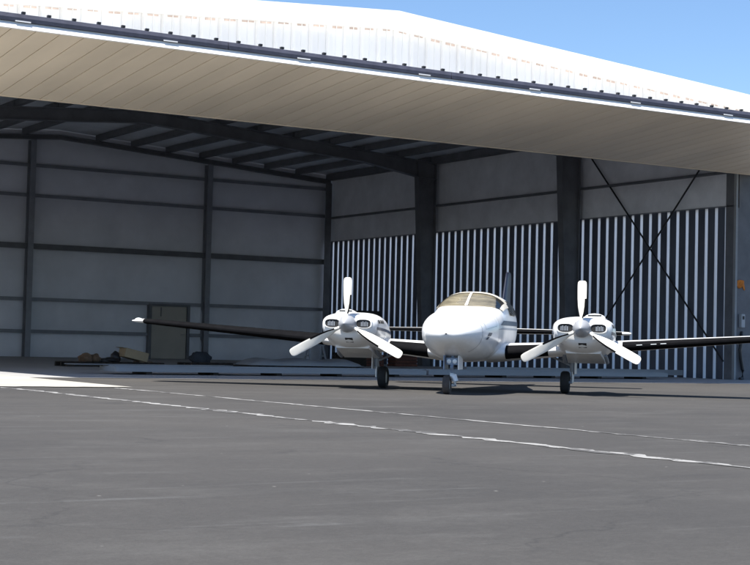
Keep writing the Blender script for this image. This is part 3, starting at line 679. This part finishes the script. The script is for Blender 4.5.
# small blue emblem on the nose
for k, (f0, f1, z0, z1) in enumerate(((2.30, 2.08, 1.00, 1.06), (2.36, 2.24, 0.94, 0.99))):
    skin(FUS, f0, f1, z0, z1, 1, 0.004, 4, 3, slant=-0.10).out('nose_emblem', 'navy_mark', fus, smooth=True, pivot=(0, 0, 0))
# ---- wings
def airfoil(t):   # closed list of (chord fraction, thickness fraction), upper TE -> LE -> lower TE
    xs = [1, .9, .75, .6, .45, .32, .22, .14, .08, .04, .015, .004, 0]
    yt = lambda x: 5 * t * (0.2969 * math.sqrt(x) - 0.126 * x - 0.3516 * x * x + 0.2843 * x**3 - 0.1036 * x**4)
    up_ = [(x, yt(x) * 1.08) for x in xs]; dn = [(x, -yt(x) * 0.92) for x in xs[::-1][1:]]
    return up_ + dn
def wing_st(lat):  # LE forward station, chord, z, thickness
    a = abs(lat); t = max(0, (a - 0.5) / 6.0)
    le = 1.00 - 0.62 * min(1, (a - 0.5) / 1.6) * 0.55 - 0.10 * t; ch = 2.30 - 1.22 * t - 0.34 * min(1, max(0, (a - 0.5) / 1.6))
    return le, ch, 0.665 + 0.078 * a, 0.150 - 0.035 * t
def wing_sec(lat, lo=0, hi=None, off=0.0):
    le, ch, z, t = wing_st(lat); A = airfoil(t); A = A[lo:hi] if hi else A
    k = 1.0
    return [Vector((lat, -le + x * ch - (off if x < 0.005 else 0), z + y * ch + (off if y > 0 else -off if y < 0 else 0))) for x, y in A]
for sgn in (-1, 1):
    lats = [0.35, 0.6, 0.9, 1.3, 1.7, 2.1, 2.6, 3.2, 4.0, 4.8, 5.5, 6.1]
    secs = [wing_sec(sgn * a) for a in lats]
    for a, sc in ((6.32, 0.90), (6.46, 0.70), (6.54, 0.40)):   # rounded tip
        le, ch, z, t = wing_st(sgn * 6.2); mid = -le + ch * 0.45
        secs.append([Vector((sgn * a, mid + (v.y - mid) * (0.5 + 0.5 * sc), z + (v.z - z) * sc + 0.012)) for v in wing_sec(sgn * 6.2)])
    P = [list(s_) + [s_[0]] for s_ in secs]; b = B().grid(P); k = len(b.v); b.f.append(tuple(k - len(P[0]) + j for j in range(len(P[0]) - 1)))
    wing = b.out('wing', 'aircraft_white', AP, smooth=True, pivot=(0, 0, 0))
    def boot(a0, a1, lo, hi):
        n = 10; return B().grid([wing_sec(sgn * (a0 + (a1 - a0) * i / n), lo, hi, 0.006) for i in range(n + 1)]).out('deice_boot', 'boot_black', wing, smooth=True, pivot=(0, 0, 0))
    boot(2.75, 6.15 if sgn > 0 else 6.28, 8 if sgn > 0 else 5, 18 if sgn > 0 else 21); boot(0.70, 1.45, 8, 17)  # left outer boot widened; its extra black stands in for shade
    # aileron gap, flap gap, light, tip lamp
    def strip(a0, a1, x0, wdt, nm, mt):
        P = []
        for i in range(9):
            a = a0 + (a1 - a0) * i / 8; le, ch, z, t = wing_st(sgn * a); yt = lambda x: 5 * t * (0.2969 * math.sqrt(x) - 0.126 * x - 0.3516 * x * x + 0.2843 * x**3 - 0.1036 * x**4) * 1.08
            P.append([(sgn * a, -le + ch * x0, z + yt(x0) * ch + 0.003), (sgn * a, -le + ch * (x0 + wdt), z + yt(x0 + wdt) * ch + 0.003)])
        B().grid(P).out(nm, mt, wing, pivot=(0, 0, 0))
    strip(3.6, 6.0, 0.76, 0.012, 'aileron_gap', 'boot_black'); strip(1.0, 3.5, 0.76, 0.012, 'flap_gap', 'boot_black')
    le, ch, z, t = wing_st(sgn * 6.4)
    B().lathe((sgn * 6.47, -le + 0.28, z + 0.015), (sgn, -0.8, 0), [(-0.05, 0.035), (0.0, 0.045), (0.05, 0.035), (0.08, 0.01)], 12).out('tip_lamp', 'lamp_glass', wing, smooth=True, pivot=(0, 0, 0))
    if sgn > 0:
        for q in (3.0, 3.25, 3.42):
            le, ch, z, t = wing_st(q); le2, ch2, z2, t2 = wing_st(q + 0.10); B().bar((q, -le - 0.006, z + 0.012), (q + 0.10, -le2 - 0.006, z2 + 0.012), 0.010, 0.012).out('landing_light', 'lamp_glass', wing, pivot=(0, 0, 0))
# ---- engine nacelles with propellers
NAC = [(1.36, 0.36, 1.28, 0.99, 1.15, 2.6, 2.2), (1.33, 0.44, 1.325, 0.93, 1.15, 2.8, 2.3), (1.24, 0.50, 1.355, 0.86, 1.15, 2.9, 2.3), (1.0, 0.545, 1.385, 0.76, 1.13, 2.9, 2.4), (0.65, 0.55, 1.395, 0.67, 1.10, 2.8, 2.5), (0.2, 0.52, 1.36, 0.63, 1.05, 2.6, 2.5), (-0.4, 0.44, 1.22, 0.63, 0.98, 2.3, 2.3), (-1.0, 0.28, 1.04, 0.68, 0.90, 2.1, 2.1), (-1.6, 0.05, 0.90, 0.80, 0.85, 2, 2)]
nf = [1.36, 1.345, 1.33, 1.30, 1.24, 1.15, 1.0, 0.85, 0.65, 0.4, 0.2, 0, -0.2, -0.4, -0.6, -0.8, -1.0, -1.2, -1.4, -1.55, -1.6]
def blade(ang, length, chord, name='blade'):
    """twisted tapered blade in the plane y=0, returned in hub coordinates"""
    d = Vector((math.cos(ang), 0, math.sin(ang))); tdir = Vector((-math.sin(ang), 0, math.cos(ang))); ax = Vector((0, 1, 0)); P = []
    st = [(0.0, .34, .32, 60), (0.10, .34, .32, 58), (.17, .42, .24, 48), (.28, .75, .15, 36), (.42, .95, .11, 27), (.60, 1.0, .085, 19), (.80, 1.0, .07, 14), (.92, .98, .06, 12), (.965, .90, .05, 12), (.988, .72, .045, 12), (1.0, .40, .03, 12)]
    for r, cw, tk, tw in st:
        t = math.radians(tw); cdir = tdir * math.cos(t) + ax * math.sin(t); ndir = ax * math.cos(t) - tdir * math.sin(t); row = []
        for j in range(14): q = 2 * math.pi * j / 14; row.append(d * (0.05 + r * (length - 0.05)) + cdir * chord * cw * 0.5 * math.cos(q) + ndir * chord * (tk if r > .15 else cw) * 0.5 * math.sin(q) * (1 if r > .15 else 1))
        P.append(row)
    return P
for sgn in (-1, 1):
    cx0 = sgn * 2.09
    P = [[section(NAC, f, 2 * math.pi * j / 40, cx0) for f in nf] for j in range(40)]
    b = B().grid(P, closed_u=True); n_ = len(nf); b.f.append(tuple(j * n_ for j in range(40))); b.f.append(tuple(j * n_ + n_ - 1 for j in range(39, -1, -1)))
    nac = b.out('engine_nacelle', 'aircraft_white', AP, smooth=True, pivot=(0, 0, 0))
    # underside fairing over the wheel well
    for q in (-1, 1):
        c = Vector((cx0 + q * 0.285, -1.362, 1.18))
        P = []
        for i in range(24):
            t = 2 * math.pi * i / 24; ca, sa = math.cos(t), math.sin(t)
            ex = abs(ca) ** 0.7 * (1 if ca >= 0 else -1); ez = abs(sa) ** 0.7 * (1 if sa >= 0 else -1); row = []
            for (rr, dy) in ((1.22, 0.05), (1.16, -0.018), (1.02, -0.022), (0.96, 0.0)): row.append(c + Vector((ex * 0.135 * rr, dy, ez * 0.075 * rr)))
            P.append(row)
        B().grid(P, closed_u=True).out('intake_lip', 'aircraft_white', nac, smooth=True, pivot=(0, 0, 0))
        V = [c + Vector((abs(math.cos(t)) ** 0.7 * (1 if math.cos(t) >= 0 else -1) * 0.134, -0.0035, abs(math.sin(t)) ** 0.7 * (1 if math.sin(t) >= 0 else -1) * 0.075)) for t in [2 * math.pi * i / 24 for i in range(24)]]
        mesh('air_intake', V, [tuple(range(24))], 'intake_dark', nac, pivot=(0, 0, 0))
        for k in range(5): xk = c.x + (k - 2) * 0.028 + q * 0.02; B().box(xk - 0.006, xk + 0.006, c.y - 0.012, c.y - 0.004, c.z - 0.045, c.z + 0.03 + 0.012 * (k % 2)).out('cooling_fin', 'strut_grey', nac, pivot=(0, 0, 0))
        # louvres on the cowl sides
        for k in range(4): skin(NAC, 1.16 - 0.10 * k, 1.095 - 0.10 * k, 1.19, 1.255, q, 0.006, 2, 2).out('louvre', 'intake_dark', nac, pivot=(0, 0, 0)).location.x += cx0
        for k, zz in enumerate((1.06,)): skin(NAC, 1.22, -0.6, lambda u: 1.075 - 0.10 * u, lambda u: 1.075 - 0.10 * u + 0.05, q, 0.005, 24, 2).out('cowl_stripe', 'navy_mark', nac, smooth=True, pivot=(0, 0, 0)).location.x += cx0
    ring(NAC, 1.18, -2.5, 2.5, nac, cx0); ring(NAC, 0.70, -2.3, 2.3, nac, cx0)
    for sg in (-1, 1): tpatch(NAC, 1.18, 0.0, sg * 1.62, sg * 1.635, 0.003, 16, 1, cx0).out('cowl_seam', 'seam', nac, smooth=True, pivot=(0, 0, 0))
    # top scoop
    P = []
    for i in range(7):
        f = 0.78 - 0.13 * i; u = i / 6; hgt = 0.07 * (1 - u ** 2) + 0.002; z = interp(NAC, f)[1]
        P.append([(cx0 + 0.18 * sgn + 0.19 * math.cos(t) * (1 - 0.25 * u), -f, z - 0.03 + (hgt + 0.02) * math.sin(t)) for t in [math.pi * j / 10 for j in range(11)]])
    sb = B().grid(P); sb.f.append(tuple(range(11))); sb.out('air_scoop', 'aircraft_white', nac, smooth=True, pivot=(0, 0, 0))
    B().box(cx0 + 0.18 * sgn - 0.12, cx0 + 0.18 * sgn + 0.12, -0.786, -0.781, 1.405, 1.43).out('scoop_mouth', 'intake_dark', nac, pivot=(0, 0, 0))
    # lower chin door and exhaust
    B().add([(cx0 - 0.30, -0.95, 0.74), (cx0 + 0.30, -0.95, 0.74), (cx0 + 0.34, -0.1, 0.56), (cx0 - 0.34, -0.1, 0.56), (cx0 - 0.32, -0.95, 0.80), (cx0 + 0.32, -0.95, 0.80), (cx0 + 0.36, 0.0, 0.70), (cx0 - 0.36, 0.0, 0.70)], BF).out('gear_fairing', 'aircraft_white', nac, smooth=True, pivot=(0, 0, 0))
    mesh('chin_slot', [(cx0 - 0.06, -1.20, 0.893), (cx0 + 0.08, -1.20, 0.893), (cx0 + 0.08, -1.32, 0.93), (cx0 - 0.06, -1.32, 0.93), (cx0 - 0.06, -1.2, 0.84), (cx0 + 0.08, -1.2, 0.84), (cx0 + 0.08, -1.325, 0.915), (cx0 - 0.06, -1.325, 0.915)], BF, 'intake_dark', nac, pivot=(0, 0, 0))
    for q in (-1, 1): B().tube([(cx0 + q * 0.36, -0.55, 0.72), (cx0 + q * 0.38, -0.40, 0.64), (cx0 + q * 0.38, -0.18, 0.585)], 0.035, 10).out('exhaust_pipe', 'strut_grey', nac, smooth=True, pivot=(0, 0, 0))
    # propeller
    hz = 1.175; pr = empty('propeller', (cx0, -1.48, hz)); pr.parent = AP; ORG[pr.name] = Vector((cx0, -1.48, hz)); 
    B().lathe((cx0, -1.37, hz), (0, -1, 0), [(0, 0.155), (0.05, 0.16), (0.11, 0.15), (0.18, 0.118), (0.25, 0.075), (0.30, 0.035), (0.325, 0.012), (0.33, 0.003)], 28).out('spinner', 'spinner_grey', pr, smooth=True)
    for ang, ln in ((90, 0.83), (208.5, 1.17), (331.5, 1.15)):
        a = math.radians(ang); Pb = [[p + Vector((cx0, -1.45, hz)) for p in row] for row in blade(a, ln, 0.165)]
        Pg = [[Pb[i][j] for i in range(len(Pb))] for j in range(14)]
        bb = B().grid(Pg, closed_u=True); m_ = len(Pb); bb.f.append(tuple(j * m_ + m_ - 1 for j in range(14)))
        bo = bb.out('blade', 'prop_white', pr, smooth=True)
        # black rubber boot on the root of the leading edge
        js = [5, 6, 7, 8, 9]; rows = []
        for i in range(2, 6):
            ctr = sum(Pb[i], Vector()) / 14; rows.append([ctr + (Pb[i][j] - ctr) * 1.06 for j in js])
        B().grid(rows).out('blade_boot', 'boot_black', bo, smooth=True)
# ---- tail
def slab_loft(secs, name, mat='aircraft_white'):
    P = [list(s_) + [s_[0]] for s_ in secs]; b = B().grid(P); m_ = len(P[0]); b.f.append(tuple(range(m_ - 1))); k = len(b.v); b.f.append(tuple(k - m_ + j for j in range(m_ - 1)))
    return b.out(name, mat, AP, smooth=True, pivot=(0, 0, 0))
for sgn in (-1, 1):
    secs = []
    for a, le, ch in ((0.05, -3.95, 1.15), (1.3, -4.10, 0.95), (2.5, -4.28, 0.72), (2.62, -4.34, 0.62), (2.68, -4.42, 0.45)):
        secs.append([Vector((sgn * a, -le + x * ch, 1.16 + y * ch)) for x, y in airfoil(0.11)])
    st = slab_loft(secs, 'stabilizer')
    B().grid([[v + Vector((0, -0.004 if abs(v.z - 1.16) < 0.01 else 0, 0.004 if v.z > 1.16 else -0.004)) for v in s_[8:17]] for s_ in secs[:3]]).out('deice_boot', 'boot_black', st, smooth=True, pivot=(0, 0, 0))
secs = []
for z, le, ch in ((1.25, -3.2, 2.2), (1.5, -3.75, 1.65), (1.9, -4.2, 1.25), (2.30, -4.55, 0.98), (2.40, -4.64, 0.86), (2.44, -4.74, 0.66)):
    secs.append([Vector((y * ch, -le + x * ch, z)) for x, y in airfoil(0.10)])
slab_loft(secs, 'tail_fin', 'fin_shade_navy')
# ---- landing gear
def wheel(parent, c, r, wdt, tmat, side):
    wh = empty('wheel', c); wh.parent = parent; wh.location = Vector(c) - org(parent); ORG[wh.name] = Vector(c)
    h = wdt / 2
    B().lathe(c, (1, 0, 0), [(-h * .55, r * .56), (-h * .9, r * .68), (-h, r * .82), (-h * .82, r * .94), (-h * .4, r), (h * .4, r), (h * .82, r * .94), (h, r * .82), (h * .9, r * .68), (h * .55, r * .56)], 28).out('tyre', tmat, wh, smooth=True)
    B().lathe(c, (1, 0, 0), [(-h * .7, r * .2), (-h * .66, r * .54), (-h * .3, r * .565), (h * .3, r * .565), (h * .66, r * .54), (h * .7, r * .2)], 20).out('rim', 'grey_box', wh, smooth=True)
    return wh
for sgn in (-1, 1):
    x0 = sgn * 1.70
    mg = empty('main_gear', (x0, 0, 0)); mg.parent = AP; ORG[mg.name] = Vector((x0, 0, 0))
    wheel(mg, (x0, 0.0, 0.205), 0.205, 0.16, 'tyre', sgn)
    ls = x0 + sgn * 0.13
    B().tube([(ls, 0.0, 0.205), (ls, -0.01, 0.45)], 0.026, 12).out('oleo_piston', 'silver', mg, smooth=True)
    B().tube([(ls, -0.01, 0.40), (ls, -0.02, 0.80)], 0.045, 12).out('strut', 'strut_grey', mg, smooth=True)
    B().tube([(ls, 0, 0.205), (x0 + sgn * 0.04, 0, 0.205)], 0.025, 10).out('axle', 'strut_grey', mg, smooth=True)
    B().bar((ls, 0.05, 0.27), (ls, 0.14, 0.40), 0.05, 0.02).out('scissor_link', 'strut_grey', mg); B().bar((ls, 0.14, 0.40), (ls, 0.04, 0.52), 0.05, 0.02).out('scissor_link', 'strut_grey', mg)
    B().tube([(ls, -0.02, 0.50), (x0 - sgn * 0.42, -0.02, 0.74)], 0.02, 8).out('side_brace', 'strut_grey', mg, smooth=True)
    B().box(min(ls + sgn * 0.05, ls + sgn * 0.065), max(ls + sgn * 0.05, ls + sgn * 0.065), -0.16, 0.18, 0.36, 0.76).out('gear_door', 'aircraft_white', mg)
ng = empty('nose_gear', (-0.05, -2.42, 0)); ng.parent = AP; ORG[ng.name] = Vector((-0.05, -2.42, 0))
wheel(ng, (-0.09, -2.44, 0.16), 0.16, 0.125, 'nose_tyre', 1)
B().tube([(-0.02, -2.42, 0.36), (0.0, -2.38, 0.80)], 0.035, 12).out('strut', 'gear_blue', ng, smooth=True)
B().tube([(-0.02, -2.42, 0.27), (-0.02, -2.42, 0.38)], 0.026, 12).out('oleo_piston', 'silver', ng, smooth=True)
P = [(-0.02, -2.42, 0.33), (0.035, -2.45, 0.31), (0.06, -2.46, 0.23), (0.045, -2.45, 0.16), (0.0, -2.44, 0.15)]
B().tube(P, [0.045, 0.05, 0.048, 0.042, 0.03], 10).out('fork', 'aircraft_white', ng, smooth=True)
B().bar((-0.0, -2.47, 0.38), (0.0, -2.55, 0.46), 0.05, 0.02).out('scissor_link', 'gear_blue', ng); B().bar((0, -2.55, 0.46), (0, -2.44, 0.55), 0.05, 0.02).out('scissor_link', 'gear_blue', ng)
for q in (-1, 1): bevel(B().box(q * 0.125 - 0.008, q * 0.125 + 0.008, -2.62, -2.15, 0.42, 0.66).out('gear_door', 'gear_blue' if q < 0 else 'aircraft_white', ng), 0.004, 1)
lt = bevel(B().box(-0.10, 0.10, -2.52, -2.48, 0.50, 0.62).out('taxi_light_mount', 'gear_blue', ng), 0.006, 1)
for q in (-0.05, 0.05): B().lathe((q, -2.521, 0.56), (0, -1, 0), [(0, 0.04), (0.012, 0.038), (0.016, 0.02)], 14).out('taxi_light', 'lamp_glass', lt, smooth=True)
